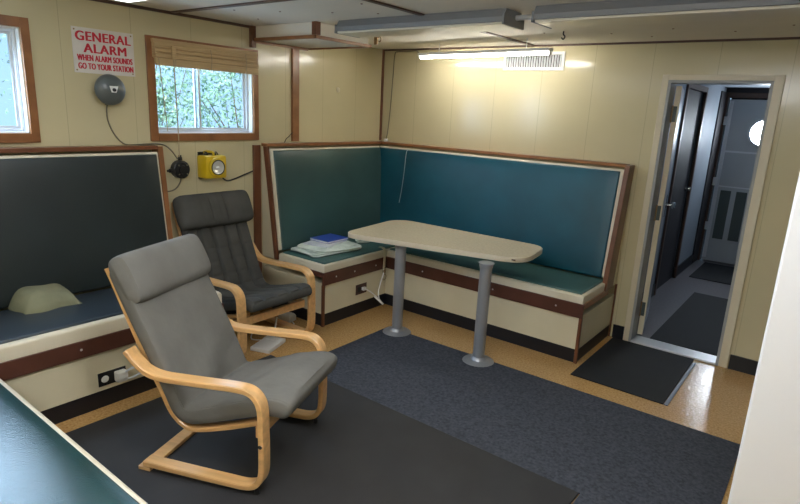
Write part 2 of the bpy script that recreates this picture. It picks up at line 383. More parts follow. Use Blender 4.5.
struct('ceiling_corridor', BX(CX0 - .1, CX1 + .1, T, CY1 + .1, CZ, CZ + .05), 'corr_wall')
struct('baseboard_corridor', BX(CX0, CX0 + .012, 2.31, 3.128, 0, .12), 'navy')
struct('baseboard_corridor_near', BX(CX0, CX0 + .012, T, 1.41, 0, .12), 'navy')
d2 = struct('door_2', BX(CX0 - .06, CX0 - .02, 1.46, 2.26, 0.0, 1.98), 'corr_dark')
for a_, b_ in ((1.41, 1.46), (2.26, 2.31)): obj('casing', BX(CX0 - .02, CX0 + .02, a_, b_, 0, 2.03, bev=.003), 'batten', d2)
obj('casing_head', BX(CX0 - .02, CX0 + .02, 1.46, 2.26, 1.98, 2.03), 'batten', d2)
obj('door_knob', lathe(NB(), (CX0 - .02, 2.17, 1.0), (1, 0, 0), [(0, .02), (.01, .02), (.012, .008), (.035, .008), (.04, .025), (.06, .022), (.064, 0)], 16), 'chrome', d2, True)
# far door with porthole and lower panels
d3 = struct('door_3', BX(2.455, 3.145, CY1 + .0, CY1 + .04, .015, 1.97, bev=.003), 'far_door')
yy = CY1 - .001
for a_, b_, c_, d_ in ((2.402, 2.44, 0, 2.045), (3.16, 3.22, 0, 2.045), (2.44, 3.16, 1.985, 2.045)): obj('casing', BX(a_, b_, CY1 - .022, CY1, c_, d_, bev=.003), 'batten', d3)
obj('side_casing', BX(CX0 + .001, CX0 + .014, 3.13, CY1 - .023, .0, 2.045, bev=.003), 'corr_dark', d3)
for a_ in (2.53, 2.70, 2.87): obj('lower_panel', BX(a_, a_ + .115, CY1 - .004, CY1 - .0, .30, .90, bev=.002), 'grille', d3)
bm = NB(); box(bm, 2.46, 3.14, CY1 - .008, CY1 - .001, 1.355, 1.375); box(bm, 2.46, 3.14, CY1 - .008, CY1 - .001, .94, .955); box(bm, 2.46, 2.50, CY1 - .008, CY1 - .001, .05, 1.95)
obj('rails', bm, 'alu', d3)
pr = obj('porthole_ring', lathe(NB(), (2.865, CY1 - .002, 1.60), (0, -1, 0), [(0, .165), (.02, .165), (.025, .155), (.025, .14), (.008, .138)], 40), 'alu', d3, True)
obj('porthole_glass', lathe(NB(), (2.865, CY1 - .012, 1.60), (0, -1, 0), [(0, .138), (.003, .138)], 40), 'port_on', pr)
for z in (.45, 1.0, 1.72): obj('hinge', BX(2.43, 2.475, CY1 - .03, CY1 - .0225, z - .05, z + .05, bev=.002), 'alu', d3)
# added corridor fill lamp, and mats
cl = thing('corridor_fill_light', 'unseen ceiling light added to brighten the corridor beyond the doorway', 'light', (3.0, 1.3, CZ))  # unseen lamp added to light the dim corridor
obj('lamp_housing', BX(2.85, 3.15, .9, 1.7, CZ - .03, CZ - .001, bev=.004), 'white', cl)
obj('diffuser', BX(2.87, 3.13, .92, 1.68, CZ - .05, CZ - .031, bev=.006), 'corr_on', cl)
tag(obj('corridor_mat', BX(2.70, 3.35, .16, 1.82, .0005, .010, bev=.003), 'doormat', base=(3, 1, 0)), 'dark rubber mat on the grey corridor floor just past the threshold', 'mat')
tag(obj('corridor_mat', BX(2.52, 3.3, 2.45, 3.35, .0005, .010, bev=.003), 'doormat', base=(2.9, 2.9, 0)), 'dark mat at the foot of the far corridor door', 'mat')

# ------------------------------------------------------------ floor coverings
def notch(cx_, cy_, r, y):
    h = math.sqrt(r * r - (y - cy_) ** 2); a0 = math.atan2(y - cy_, -h); a1 = math.atan2(y - cy_, h)
    if a0 < 0: a0 += 2 * PI
    if a1 < a0: a1 += 2 * PI
    return [(cx_ + r * math.cos(a0 + (a1 - a0) * k / 14), cy_ + r * math.sin(a0 + (a1 - a0) * k / 14), .0005) for k in range(15)]
cp = [(1.075, -2.062, .0005), (1.075, -1.30, .0005)] + notch(1.183, -1.132, .111, -1.102) [2:] + notch(1.912, -1.148, .111, -1.098) + [(3.50, -1.085, .0005), (3.50, -3.7, .0005), (2.985, -3.7, .0005), (2.985, -2.062, .0005)]
tag(obj('carpet_runner', prism(NB(), cp, (0, 0, .007)), 'carpet', base=(2.3, -1.6, 0)),
    'blue-grey carpet runner with fine flecks lying beside the table legs', 'carpet')
tag(obj('rubber_mat', BX(.836, 2.98, -3.60, -2.066, .0005, .011, bev=.003), 'mat', base=(1.9, -2.8, 0)), 'large smooth black rubber mat beneath the grey armchair', 'mat')
dm = thing('door_mat', 'small dark mat on tan floor in front of the doorway', 'mat', (2.78, -.47, 0))
obj('mat_surface', BX(2.475, 3.06, -.90, -.03, .0005, .008, bev=.002), 'doormat', dm)
obj('mat_edging', BX(3.062, 3.085, -.90, -.09, .0005, .006, bev=.002), 'edging', dm)

# ------------------------------------------------------------ built-in upholstered benches
ZS, ZF0, ZF1 = .500, .335, .436      # seat top, fascia bottom/top
DL, DB = .716, .712                  # depths
def outlet(bm_plate, m, parent): pass
# short bench against the left wall (y -1.458 .. 0)
YS = -1.458
sb = thing('corner_bench', 'short teal vinyl bench under the left wall panels beside the black armchair', 'bench', (.36, -.75, 0))
obj('base_panel', BX(.003, DL - .012, YS + .004, -.002, .1, .345), 'cream', sb)
obj('cove_base', BX(.003, DL - .016, YS + .008, -.002, .0, .1), 'navy', sb)
obj('corner_strip', BX(DL - .022, DL - .002, YS - .004, YS + .018, 0, ZF0, bev=.002), 'brown', sb)
fb = NB(); box(fb, DL - .012, DL + .006, YS - .008, -DB + .006, ZF0, ZF1, .003); obj('fascia', fb, 'fascia', sb)
obj('end_fascia', BX(.26, DL - .012, YS - .008, YS + .004, ZF0 + .06, ZF1, bev=.003), 'fascia', sb)
for yy in (-1.33, -1.12, -.86): obj('screw_cap', lathe(NB(), (DL + .006, yy, .385), (1, 0, 0), [(0, .007), (.002, .006), (.003, 0)], 10), 'alu', sb)
obj('seat_pad', PF((.20, YS + .004, ZF1 - .01), (DL - .20 - .002, 0, 0), (0, -YS - .006, 0), (0, 0, 1), .066, .0, .014), 'piping', sb, True)
obj('seat_cover', PF((.215, YS + .03, ZS - .008), (DL - .245, 0, 0), (0, -YS - .06, 0), (0, 0, 1), .010, .006, .008), 'teal_t', sb, True)
def slant(zb, zt, db, dt):   # direction helpers for a leaning back
    return (dt - db) / (zt - zb)
# leaning back of the short bench: depth .235 at z .5 to .115 at z 1.30
def side_wedge(bm, y, th, d0, d1, z0, z1): return prism(bm, [(.003, y, z0), (d0, y, z0), (d1, y, z1), (.003, y, z1)], (0, th, 0))
obj('back_side_panel', side_wedge(NB(), YS + .0, .016, .150, .022, .435, 1.325), 'cream', sb)
obj('back_frame', prism(NB(), [(.150, YS - .004, .435), (.185, YS - .004, .435), (.070, YS - .004, 1.325), (.025, YS - .004, 1.325)], (0, .024, 0), .002), 'brown', sb)
obj('back_rail', BX(.003, .075, YS - .004, -.004, 1.325, 1.350, bev=.003), 'brown2', sb)
nb = Vector((.80, 0, .115)).normalized()
obj('back_pad', PF((.150, -.125, .505), (0, YS + .145, 0), (-.105, 0, .80), nb, .055, .0, .014), 'piping', sb, True)
obj('back_cover', PF(Vector((.152, -.126, .500)) + nb * .050, (0, YS + .158, 0), (-.1035, 0, .79), nb, .014, .014, .013), 'teal_s', sb, True)
# long bench against the back wall (x .716 .. 2.437)
XB = 2.437
lb = thing('long_bench', 'long bench with blue-teal vinyl back along the rear wall behind the table', 'bench', (1.6, -.35, 0))
obj('base_panel', BX(DL - .011, XB - .004, -DB + .012, -.002, .1, .345), 'cream', lb)
obj('cove_base', BX(DL - .015, XB - .008, -DB + .016, -.014, .0, .1), 'navy', lb)
obj('corner_strip', BX(XB - .018, XB + .004, -DB + .002, -DB + .022, 0, ZF0, bev=.002), 'brown', lb)
obj('wall_strip', BX(XB - .006, XB + .008, -.016, -.002, 0, .43, bev=.002), 'brown', lb)
obj('fascia', BX(DL + .007, XB + .006, -DB - .006, -DB + .012, ZF0, ZF1, bev=.003), 'fascia', lb)
obj('end_fascia', BX(XB - .012, XB + .006, -DB + .012, -.20, ZF1 - .045, ZF1, bev=.003), 'brown2', lb)
for xx in (1.1, 1.75, 2.25): obj('screw_cap', lathe(NB(), (xx, -DB - .006, .385), (0, -1, 0), [(0, .007), (.002, .006), (.003, 0)], 10), 'alu', lb)
obj('seat_pad', PF((DL + .002, -DB + .002, ZF1 - .01), (XB - DL - .006, 0, 0), (0, DB - .20, 0), (0, 0, 1), .066, .0, .014), 'piping', lb, True)
obj('seat_cover', PF((DL + .004, -DB + .03, ZS - .008), (XB - DL - .035, 0, 0), (0, DB - .24, 0), (0, 0, 1), .010, .006, .008), 'teal_t', lb, True)
obj('back_side_panel', prism(NB(), [(XB - .016, -.003, .43), (XB - .016, -.24, .43), (XB - .016, -.10, 1.325), (XB - .016, -.003, 1.325)], (.012, 0, 0)), 'cream', lb)
obj('back_frame', prism(NB(), [(XB - .026, -.12, .43), (XB - .026, -.285, .43), (XB - .026, -.125, 1.345), (XB - .026, -.0, 1.345)], (.034, 0, 0), .002), 'brown', lb)
obj('back_rail', BX(.012, XB - .027, -.078, -.003, 1.325, 1.350, bev=.003), 'brown2', lb)
nl = Vector((0, -.80, .115)).normalized()
obj('back_pad', PF((.075, -.150, .505), (XB - .03 - .075, 0, 0), (0, .105, .80), nl, .055, .0, .014, N=30), 'piping', lb, True)
obj('back_cover', PF(Vector((.076, -.152, .500)) + nl * .050, (XB - .060 - .076, 0, 0), (0, .1035, .79), nl, .014, .014, .013, N=30), 'teal_l', lb, True)
# dark bench left (y -2.34 .. -4.25)
YA, YZ = -2.345, -4.3
ab = thing('side_bench', 'dark-toned bench, shade put into its teal vinyl back, below the red lettered sign', 'bench', (.36, -3.2, 0))
obj('base_panel', BX(.003, DL - .012, -3.60, YA - .004, .1, .345), 'cream', ab)
obj('cove_base', BX(.003, DL - .016, -3.60, YA - .008, 0, .1), 'navy', ab)
obj('fascia', BX(DL - .012, DL + .006, -3.60, YA + .004, ZF0 - .01, ZF1 - .02, bev=.003), 'fascia', ab)
obj('end_fascia', BX(.26, DL - .012, YA - .006, YA + .006, ZF0 + .05, ZF1, bev=.003), 'fascia', ab)
for yy in (-3.20, -2.75): obj('screw_cap', lathe(NB(), (DL + .006, yy, .372), (1, 0, 0), [(0, .007), (.002, .006), (.003, 0)], 10), 'alu', ab)
obj('seat_pad', PF((.20, -3.60, ZF1 - .019), (DL - .20 - .002, 0, 0), (0, 3.60 + YA - .004, 0), (0, 0, 1), .075, .0, .016), 'piping', ab, True)
obj('seat_cover', PF((.215, -3.60, ZS - .008), (DL - .255, 0, 0), (0, 3.60 + YA - .03, 0), (0, 0, 1), .010, .006, .008), 'seat_d', ab, True)
obj('back_side_panel', side_wedge(NB(), YA - .016, .016, .150, .022, .435, 1.325), 'cream', ab)
obj('back_frame', prism(NB(), [(.10, YA - .02, .435), (.185, YA - .02, .435), (.085, YA - .02, 1.345), (.0, YA - .02, 1.345)], (0, .034, 0), .002), 'brown2', ab)
obj('back_rail', BX(.003, .088, -4.25, YA - .021, 1.325, 1.350, bev=.003), 'brown', ab)
obj('back_pad', PF((.150, YA - .028, .505), (0, -1.9, 0), (-.105, 0, .80), nb, .055, .0, .014), 'piping', ab, True)
obj('back_cover', PF(Vector((.152, YA - .042, .500)) + nb * .050, (0, -1.86, 0), (-.1035, 0, .79), nb, .012, .012, .011), 'teal_d', ab, True)
# near bench, seat edge crossing the lower left corner
nbn = thing('near_bench', 'glossy green-blue bench seat with cream edge in the lower left corner', 'bench', (1.4, -3.9, 0))
obj('base_panel', BX(.003, 2.56, -4.29, -3.668, .1, .44), 'cream', nbn)
obj('cove_base', BX(.003, 2.555, -4.29, -3.673, 0, .1), 'navy', nbn)
obj('fascia', BX(.74, 2.58, -3.668, -3.652, ZF0, ZF1, bev=.003), 'fascia', nbn)
obj('seat_pad', PF((.19, -4.30, ZF1 + .004), (2.39, 0, 0), (0, .650, 0), (0, 0, 1), .060, .0, .016), 'piping', nbn, True)
obj('seat_cover', PF((.20, -4.28, ZS - .008), (2.36, 0, 0), (0, .610, 0), (0, 0, 1), .012, .008, .009), 'seat_f', nbn, True)

# ------------------------------------------------------------ table
LEGS = ((1.183, -1.132), (1.912, -1.148))
tb = thing('galley_table', 'cream laminate table on two grey steel columns before the blue bench', 'table', (1.5, -1.1, 0))
def round_poly(P, r, n=7):
    out = []; k = len(P)
    for i in range(k):
        a, b, c = Vector(P[i - 1]), Vector(P[i]), Vector(P[(i + 1) % k]); rr = r[i]
        u, v = (a - b).normalized(), (c - b).normalized()
        p, q = b + u * rr, b + v * rr
        for j in range(n + 1):
            t = j / n; out.append((1 - t) ** 2 * p + 2 * t * (1 - t) * b + t * t * q)
    return out
ol = round_poly([(.775, -1.330), (2.120, -1.010), (2.055, -.525), (.680, -.535)], [.12, .17, .13, .20])
bm = prism(NB(), [(q.x, q.y, .705) for q in ol], (0, 0, .034), .003)
obj('tabletop', bm, 'table_edge', tb, True)
obj('laminate_top', prism(NB(), [(1.4 + (q.x - 1.4) * .997, -.92 + (q.y + .92) * .993, .7392) for q in ol], (0, 0, .0012)), 'table', tb)
for x, y in LEGS:
    lg = obj('leg', lathe(NB(), (x, y, .012), (0, 0, 1), [(0, .040), (.69, .040)], 28), 'steel', tb, True)
    obj('foot_plate', lathe(NB(), (x, y, 0.0005), (0, 0, 1), [(0, .108), (.006, .108), (.014, .095), (.020, .055), (.035, .047), (.040, .041)], 36), 'steel', lg, True)
    obj('top_flange', lathe(NB(), (x, y, .665), (0, 0, 1), [(0, .041), (.010, .044), (.025, .046), (.036, .052), (.0395, .052)], 28), 'steel', lg, True)
obj('edge_chip', BX(2.03, 2.055, -1.027, -1.0175, .722, .730), 'platebrown', tb)

# ------------------------------------------------------------ bentwood armchairs
def lamella(bm, P2, y, wy, th, n=7):
    P = [p for p in smooth_path([(x, 0, z) for x, z in P2], n)]
    rings = []
    for i, p in enumerate(P):
        t = (P[min(i + 1, len(P) - 1)] - P[max(i - 1, 0)]).normalized(); nn = Vector((-t.z, 0, t.x)); c = .004
        h, w_ = th / 2, wy / 2
        pr_ = [(-h, -w_ + c), (-h + c, -w_), (h - c, -w_), (h, -w_ + c), (h, w_ - c), (h - c, w_), (-h + c, w_), (-h, w_ - c)]
        rings.append([bm.verts.new(p + nn * a_ + Vector((0, y + b_, 0))) for a_, b_ in pr_])
    for a_, b_ in zip(rings, rings[1:]):
        for k in range(8): bm.faces.new((a_[k], a_[(k + 1) % 8], b_[(k + 1) % 8], b_[k]))
    bm.faces.new(rings[0][::-1]); bm.faces.new(rings[-1]); return bm
ARM = [(-.63, .033), (-.40, .0315), (-.20, .0315), (-.10, .034), (-.045, .055), (-.018, .105), (-.013, .20), (-.015, .32), (-.017, .415), (-.030, .468), (-.068, .502), (-.13, .510), (-.28, .503), (-.42, .496), (-.52, .494), (-.59, .508), (-.645, .545), (-.69, .592)]
SEATF = [(-.845, .955), (-.79, .82), (-.715, .64), (-.64, .47), (-.585, .345), (-.535, .262), (-.46, .222), (-.37, .222), (-.22, .262), (-.06, .315)]
def cushion(bm, path, hw, ht, n=7, NY=34, groove=None):
    """upholstery pad following a side profile: rounded-rectangle section, groove(s, y) added on the sitter's side"""
    P = smooth_path([(x, 0, z) for x, z in path], n); L = len(P); rings = []; S = [0]
    for a_, b_ in zip(P, P[1:]): S.append(S[-1] + (b_ - a_).length)
    tot = S[-1]; r = ht * .6
    for i, p in enumerate(P):
        t = (P[min(i + 1, L - 1)] - P[max(i - 1, 0)]).normalized(); nn = Vector((t.z, 0, -t.x))
        if nn.x < 0 and nn.z < 0: nn = -nn
        d = min(S[i], tot - S[i]); q = 1. if d > .035 else math.sqrt(max(.02, 1 - (1 - d / .035) ** 2))
        q *= 1 + .18 * max(0, 1 - S[i] / .45)
        w_ = hw * (1. if d > .045 else .92 + .08 * math.sqrt(max(0, 1 - (1 - d / .045) ** 2)))
        sec = []
        for k in range(NY + 1):
            y = -w_ + r + (2 * w_ - 2 * r) * k / NY; sec.append((y, 1, (groove(S[i], y, tot) if groove else 0) * (1 if d > .03 else 0)))
        for k in range(1, 6): sec.append((w_ - r + r * math.sin(k * PI / 6), math.cos(k * PI / 6), 0))
        for k in range(0, 7): sec.append((w_ - r * k / 6, -1 + .0 if k else -.5, 0)) if k else None
        for k in range(1, 6): sec.append((w_ - r - (2 * w_ - 2 * r) * k / 6, -1, 0))
        for k in range(1, 6): sec.append((-w_ + r - r * math.sin(k * PI / 6), -math.cos(k * PI / 6), 0))
        for k in range(1, 6): sec.append((-w_ + r * (1 - math.cos(k * PI / 12)) * .3, -.1 + .9 * math.sin(k * PI / 12), 0))
        rings.append([bm.verts.new(p + nn * (f_ * ht * q + g_) + Vector((0, y, 0))) for y, f_, g_ in sec])
    K = len(rings[0])
    for a_, b_ in zip(rings, rings[1:]):
        for k in range(K): bm.faces.new((a_[k], a_[(k + 1) % K], b_[(k + 1) % K], b_[k]))
    bm.faces.new(rings[0][::-1]); bm.faces.new(rings[-1]); return bm
def roll(bm, c, tilt, hw, a_, b_, N=26, K=28, groove=None):
    """head pillow: rounded bolster, long axis y, half sizes hw (y), a_ (thickness), b_ (height)"""
    rings = []
    for i in range(N + 1):
        u = -1 + 2 * i / N; s = (1 - abs(u) ** 18) ** .5 if abs(u) < 1 else 0.12; s = max(s, .12); rg = []
        g = groove(u) if groove else 0
        for j in range(K):
            t = 2 * PI * j / K; ct, st = math.cos(t), math.sin(t)
            X = math.copysign(abs(ct) ** .62, ct) * a_ * (s + g); Z = math.copysign(abs(st) ** .6, st) * b_ * (.5 + .5 * s)
            v = Vector((X, 0, Z)); v.rotate(Matrix.Rotation(tilt, 3, 'Y'))
            rg.append(bm.verts.new(Vector(c) + v + Vector((0, u * hw, 0))))
        rings.append(rg)
    for p, q in zip(rings, rings[1:]):
        for k in range(K): bm.faces.new((p[k], p[(k + 1) % K], q[(k + 1) % K], q[k]))
    bm.faces.new(rings[0][::-1]); bm.faces.new(rings[-1]); return bm
SEAT_LOW = [(-.806, .905), (-.764, .81), (-.704, .67), (-.633, .51), (-.563, .37), (-.515, .27), (-.455, .212), (-.385, .202), (-.22, .248), (-.06, .305)]
def armchair(label, dark):
    t = thing('armchair', label, 'chair'); AR = ARM if dark else [(x * .965, z if z < .3 else z - .022 * min(1, (z - .3) / .12)) for x, z in ARM]; sf_ = SEATF if dark else SEAT_LOW
    for s in (-1, 1):
        ar = obj('arm_frame', lamella(NB(), AR, s * .305, .062, .026), 'birch', t, True)
        for x in (-.05, -.55): obj('foot_pad', lathe(NB(), (x, s * .305, 0.0005), (0, 0, 1), [(0, .012), (.018, .012)], 12), 'black', ar, True)
        bm = lathe(NB(), (-.014, s * .336, .25), (0, s, 0), [(0, .010), (.003, .009), (.004, .002)], 12); obj('bolt', bm, 'chrome', ar, True)
        obj('seat_rail', lamella(NB(), sf_, s * .228, .050, .022), 'birch', t, True)
    obj('rear_crossbar', BX(*((-.66, -.598) if dark else (-.635, -.573)), -.336, .336, .0005, .019, bev=.003), 'birch', t)
    obj('front_crossbar', BX(-.072, -.048, -.274, .274, .245, .300, bev=.004), 'birch', t)
    obj('back_slat', BX(*((-.782, -.760) if dark else (-.758, -.736)), -.215, .215, .72, .78, bev=.003), 'birch', t)
    obj('back_slat', BX(*((-.652, -.632) if dark else (-.624, -.604)), -.215, .215, .42, .48, bev=.003), 'birch', t)
    if not dark:
        C = [(.082, .375), (.025, .398), (-.08, .378), (-.20, .338), (-.31, .298), (-.405, .272), (-.458, .290), (-.500, .375), (-.562, .51), (-.643, .67), (-.715, .82), (-.760, .92)]
        def g(s, y, tot):
            w_ = .009 * math.exp(-((s - .50) / .10) ** 2) * math.sin(30 * s + 4 * y)
            w_ += .006 * math.sin(16 * y + 5 * math.sin(4 * s)) * math.exp(-((s - .62) / .20) ** 2) + .003 * math.sin(42 * s + 22 * y) * math.exp(-((s - .25) / .14) ** 2)
            return w_ + .014 * math.cos(PI * y / .56) - .004
        obj('cushion', cushion(NB(), C, .273, .042, n=10, groove=g), 'grey_fabric', t, True)
        obj('head_pillow', roll(NB(), (-.705, 0, .862), math.radians(-26), .281, .062, .116), 'grey_fabric', t, True)
    else:
        C = [(.045, .375), (-.01, .392), (-.08, .378), (-.20, .345), (-.33, .312), (-.41, .303), (-.475, .325), (-.530, .40), (-.585, .52), (-.66, .69), (-.735, .86), (-.785, .985)]
        def g(s, y, tot):
            d = 0
            for y0 in (-.16, -.055, .055, .16): d -= .021 * math.exp(-((y - y0) / .010) ** 2)
            if s > .50:
                for s0 in (.58, .68, .78, .88): d -= .007 * math.exp(-((s - s0) / .010) ** 2)
            return d + .008
        obj('cushion', cushion(NB(), C, .268, .030, n=14, NY=90, groove=g), 'black_fabric', t, True)
        obj('head_pillow', roll(NB(), (-.690, 0, .895), math.radians(-24), .302, .062, .122, N=60, groove=lambda u: -.14 * math.exp(-((abs(u) - .2) / .03) ** 2) - .03 * math.sin(40 * u) * math.exp(-(u / .5) ** 2)), 'black_fabric', t, True)
    return t
c1 = armchair('grey cushioned bentwood armchair standing on the black mat, nearest the camera', False)
c1.location = (1.838, -2.718, .0115); c1.rotation_euler = (0, 0, math.radians(22))
c2 = armchair('black quilted bentwood armchair in the alcove under the window', True)
c2.location = (.828, -1.975, 0); c2.rotation_euler = (0, 0, math.radians(1))

# ------------------------------------------------------------ lights on the ceiling
def fixture(label, x0, x1, y0, y1, lit, grp=None):
    t = thing('fluorescent_fixture', label, 'light', ((x0 + x1) / 2, (y0 + y1) / 2, ZC), grp)
    bm = NB(); prism(bm, [(x0, y0 + .03, ZC - .001), (x0, y0, ZC - .045), (x0, y0, ZC - .070), (x0, y1, ZC - .070), (x0, y1, ZC - .045), (x0, y1 - .03, ZC - .001)], (x1 - x0, 0, 0))
    obj('housing', bm, 'fix_grey', t)
    obj('lens', BX(x0 + .01, x1 - .01, y0 + .005 - (.03 if lit else 0), y1 - .005 + (.03 if lit else 0), ZC - (.125 if lit else .084), ZC - .0705, bev=.005), lit if lit else 'lens', t)
    for x in (x0, x1): obj('end_cap', BX(x - .006, x + .006, y0 - .004, y1 + .004, ZC - .084, ZC - .03, bev=.002), 'fix_grey', t)
    return t
fixture('long grey unlit fluorescent fixture left of the gap in the ceiling row', .867, 2.095, -1.535, -1.305, False, 'unlit ceiling fixtures')
fixture('long grey unlit fluorescent fixture at upper right, above the doorway side', 2.262, 3.48, -1.535, -1.305, False, 'unlit ceiling fixtures')
fixture('lit fluorescent fixture cut off by the top left of the frame', .86, 2.08, -3.15, -2.93, 'panel_on')
fixture('unseen fluorescent fixture added to light the middle of the room', 2.3, 3.52, -3.4, -3.18, 'panel_fill')  # added out of view to brighten the floor and chairs
fixture('unseen fluorescent fixture added behind the camera as fill light', 2.0, 3.2, -4.9, -4.68, 'panel_fill')  # added fill lamp, wholly out of view
cb = thing('conduit', 'short metal conduit bridging the gap between the two unlit fixtures', 'conduit', (2.18, -1.42, ZC))
obj('pipe', TB([(2.10, -1.40, ZC - .035), (2.256, -1.40, ZC - .035)], .014, 12), 'alu', cb, True)
tl = thing('tube_light', 'slim lit fluorescent tube glowing in front of the rear wall', 'light', (1.26, -.39, ZC))
Y, Z0 = -.385, 2.092
obj('housing', BX(.640, 1.885, Y - .030, Y + .030, Z0 + .014, Z0 + .036, bev=.003), 'white', tl)
obj('tube', TB([(.655, Y, Z0), (1.870, Y, Z0)], .0095, 16), 'lamp_on', tl, True)
for x in (.645, 1.880): obj('tube_holder', BX(x - .008, x + .008, Y - .012, Y + .012, Z0 - .012, Z0 + .016, bev=.003), 'white', tl)
for x in (.85, 1.68): obj('hanger', BX(x - .003, x + .003, Y - .002, Y + .002, Z0 + .036, ZC - .001), 'alu', tl)
tl.rotation_euler = (0, 0, math.radians(-6.0)); tl.location.y += .03
vt = thing('air_vent', 'white louvred air vent high on the rear wall behind the tube', 'vent', (1.555, -.01, 2.09))
vx0, vx1, vz0, vz1 = 1.292, 1.815, 2.010, 2.150
bm = NB(); f = .024
box(bm, vx0, vx1, -.012, -.0005, vz0, vz0 + f, .002); box(bm, vx0, vx1, -.012, -.0005, vz1 - f, vz1, .002); box(bm, vx0, vx0 + f, -.012, -.0005, vz0 + f, vz1 - f, .002); box(bm, vx1 - f, vx1, -.012, -.0005, vz0 + f, vz1 - f, .002)
obj('frame', bm, 'white', vt)
obj('duct_opening', BX(vx0 + f, vx1 - f, -.002, -.0005, vz0 + f, vz1 - f), 'black', vt)
n = 22
for i in range(n):
    x = vx0 + f + (i + .5) * (vx1 - vx0 - 2 * f) / n
    obj('louvre', prism(NB(), [(x - .002, -.011, vz0 + f), (x + .0005, -.011, vz0 + f), (x + .0075, -.003, vz0 + f), (x + .005, -.003, vz0 + f)], (0, 0, vz1 - vz0 - 2 * f)), 'alu', vt)

ch = TB([(2.053, -.64, ZC - .0005), (2.053, -.64, ZC - .02), (2.065, -.64, ZC - .035), (2.055, -.64, ZC - .05), (2.042, -.64, ZC - .04)], .0045, 8, 4)
tag(obj('ceiling_hook', ch, 'black', smooth=True, base=(2.053, -.64, ZC)), 'tiny dark hook screwed into the ceiling right of the lit tube', 'hook')
tag(obj('wall_spot', lathe(NB(), (.0005, -.61, 1.80), (1, 0, 0), [(0, .022), (.004, .022), (.007, .016), (.008, .0)], 24), 'casing', smooth=True, base=(0, -.61, 1.8)), 'small round cream button on left wall panel above the short bench', 'spot')  # disc modelled for a round plaster spot on the wall
# ------------------------------------------------------------ things on the left wall
sg = thing('alarm_sign', 'white sign reading GENERAL ALARM in red, above the grey bell', 'sign', (.004, -2.63, 1.9))
sy0, sy1, sz0, sz1 = -2.806, -2.444, 1.775, 2.030
obj('sign_plate', BX(.001, .005, sy0, sy1, sz0, sz1, bev=.0015), 'sign', sg)
def lettering(txt, width, height, yc, zc, bold=.02):
    cu = bpy.data.curves.new('lettering', 'FONT'); cu.body = txt; cu.size = 1; cu.offset = bold; cu.extrude = .004; cu.align_x = 'CENTER'
    cu.space_character = 1.08
    o = bpy.data.objects.new('tmp', cu); COL.objects.link(o); bpy.context.view_layer.update()
    me = bpy.data.meshes.new_from_object(o.evaluated_get(bpy.context.evaluated_depsgraph_get())); bpy.data.objects.remove(o)
    bm = NB(); bm.from_mesh(me); bpy.data.meshes.remove(me)
    xs = [v.co.x for v in bm.verts]; ys = [v.co.y for v in bm.verts]; zs = [v.co.z for v in bm.verts]
    cx_, cy_ = (min(xs) + max(xs)) / 2, (min(ys) + max(ys)) / 2; kx, ky = width / (max(xs) - min(xs)), height / (max(ys) - min(ys))
    for v in bm.verts: v.co = Vector((.0052 + (v.co.z - min(zs)) * .08, yc + (v.co.x - cx_) * kx, zc + (v.co.y - cy_) * ky))
    me2 = bpy.data.meshes.new('m'); bm.to_mesh(me2)
    for k in (-2, -1, 1, 2):
        n0 = len(bm.verts); bm.from_mesh(me2); bm.verts.ensure_lookup_table()
        for v in bm.verts[n0:]: v.co.y += k * height * .030; v.co.z += (k % 2) * height * .02; v.co.x += .00012 * (k + 3)
    bpy.data.meshes.remove(me2); return bm
yc = (sy0 + sy1) / 2
obj('lettering', lettering('GENERAL', .320, .052, yc, 1.983, 0), 'red', sg)
obj('lettering', lettering('ALARM', .250, .050, yc + .005, 1.917, 0), 'red', sg)
obj('lettering', lettering('WHEN ALARM SOUNDS', .325, .034, yc + .003, 1.862, 0), 'red', sg)
obj('lettering', lettering('GO TO YOUR STATION', .325, .034, yc + .006, 1.815, 0), 'red', sg)
for y_, z_ in ((sy0 + .015, sz0 + .015), (sy1 - .015, sz0 + .015), (sy0 + .015, sz1 - .015), (sy1 - .015, sz1 - .015)): obj('screw', lathe(NB(), (.005, y_, z_), (1, 0, 0), [(0, .005), (.002, .004)], 8), 'brass', sg)
be = thing('alarm_bell', 'round grey gong bell on the wall under the red lettered sign', 'bell', (.0, -2.62, 1.70))
bc = (.0, -2.640, 1.686)
obj('bracket', BX(.001, .055, -2.675, -2.585, 1.625, 1.755, bev=.004), 'black', be)
obj('gong', lathe(NB(), (.055, bc[1], bc[2]), (1, 0, 0), [(0, .086), (.010, .091), (.022, .090), (.040, .080), (.054, .058), (.061, .030), (.063, .0)], 40), 'bell', be, True)
obj('badge', prism(NB(), [(.1165, bc[1] - .026, bc[2] + .022), (.1165, bc[1] + .026, bc[2] + .022), (.1165, bc[1] + .014, bc[2] - .016), (.1165, bc[1] - .014, bc[2] - .016)], (.003, 0, 0)), 'white', be)
obj('centre_nut', lathe(NB(), (.116, bc[1], bc[2]), (1, 0, 0), [(0, .011), (.010, .010), (.012, .004)], 12), 'black', be)
obj('cable_gland', lathe(NB(), (.03, -2.645, 1.597), (0, 0, 1), [(0, .012), (.03, .014)], 12), 'black', be)
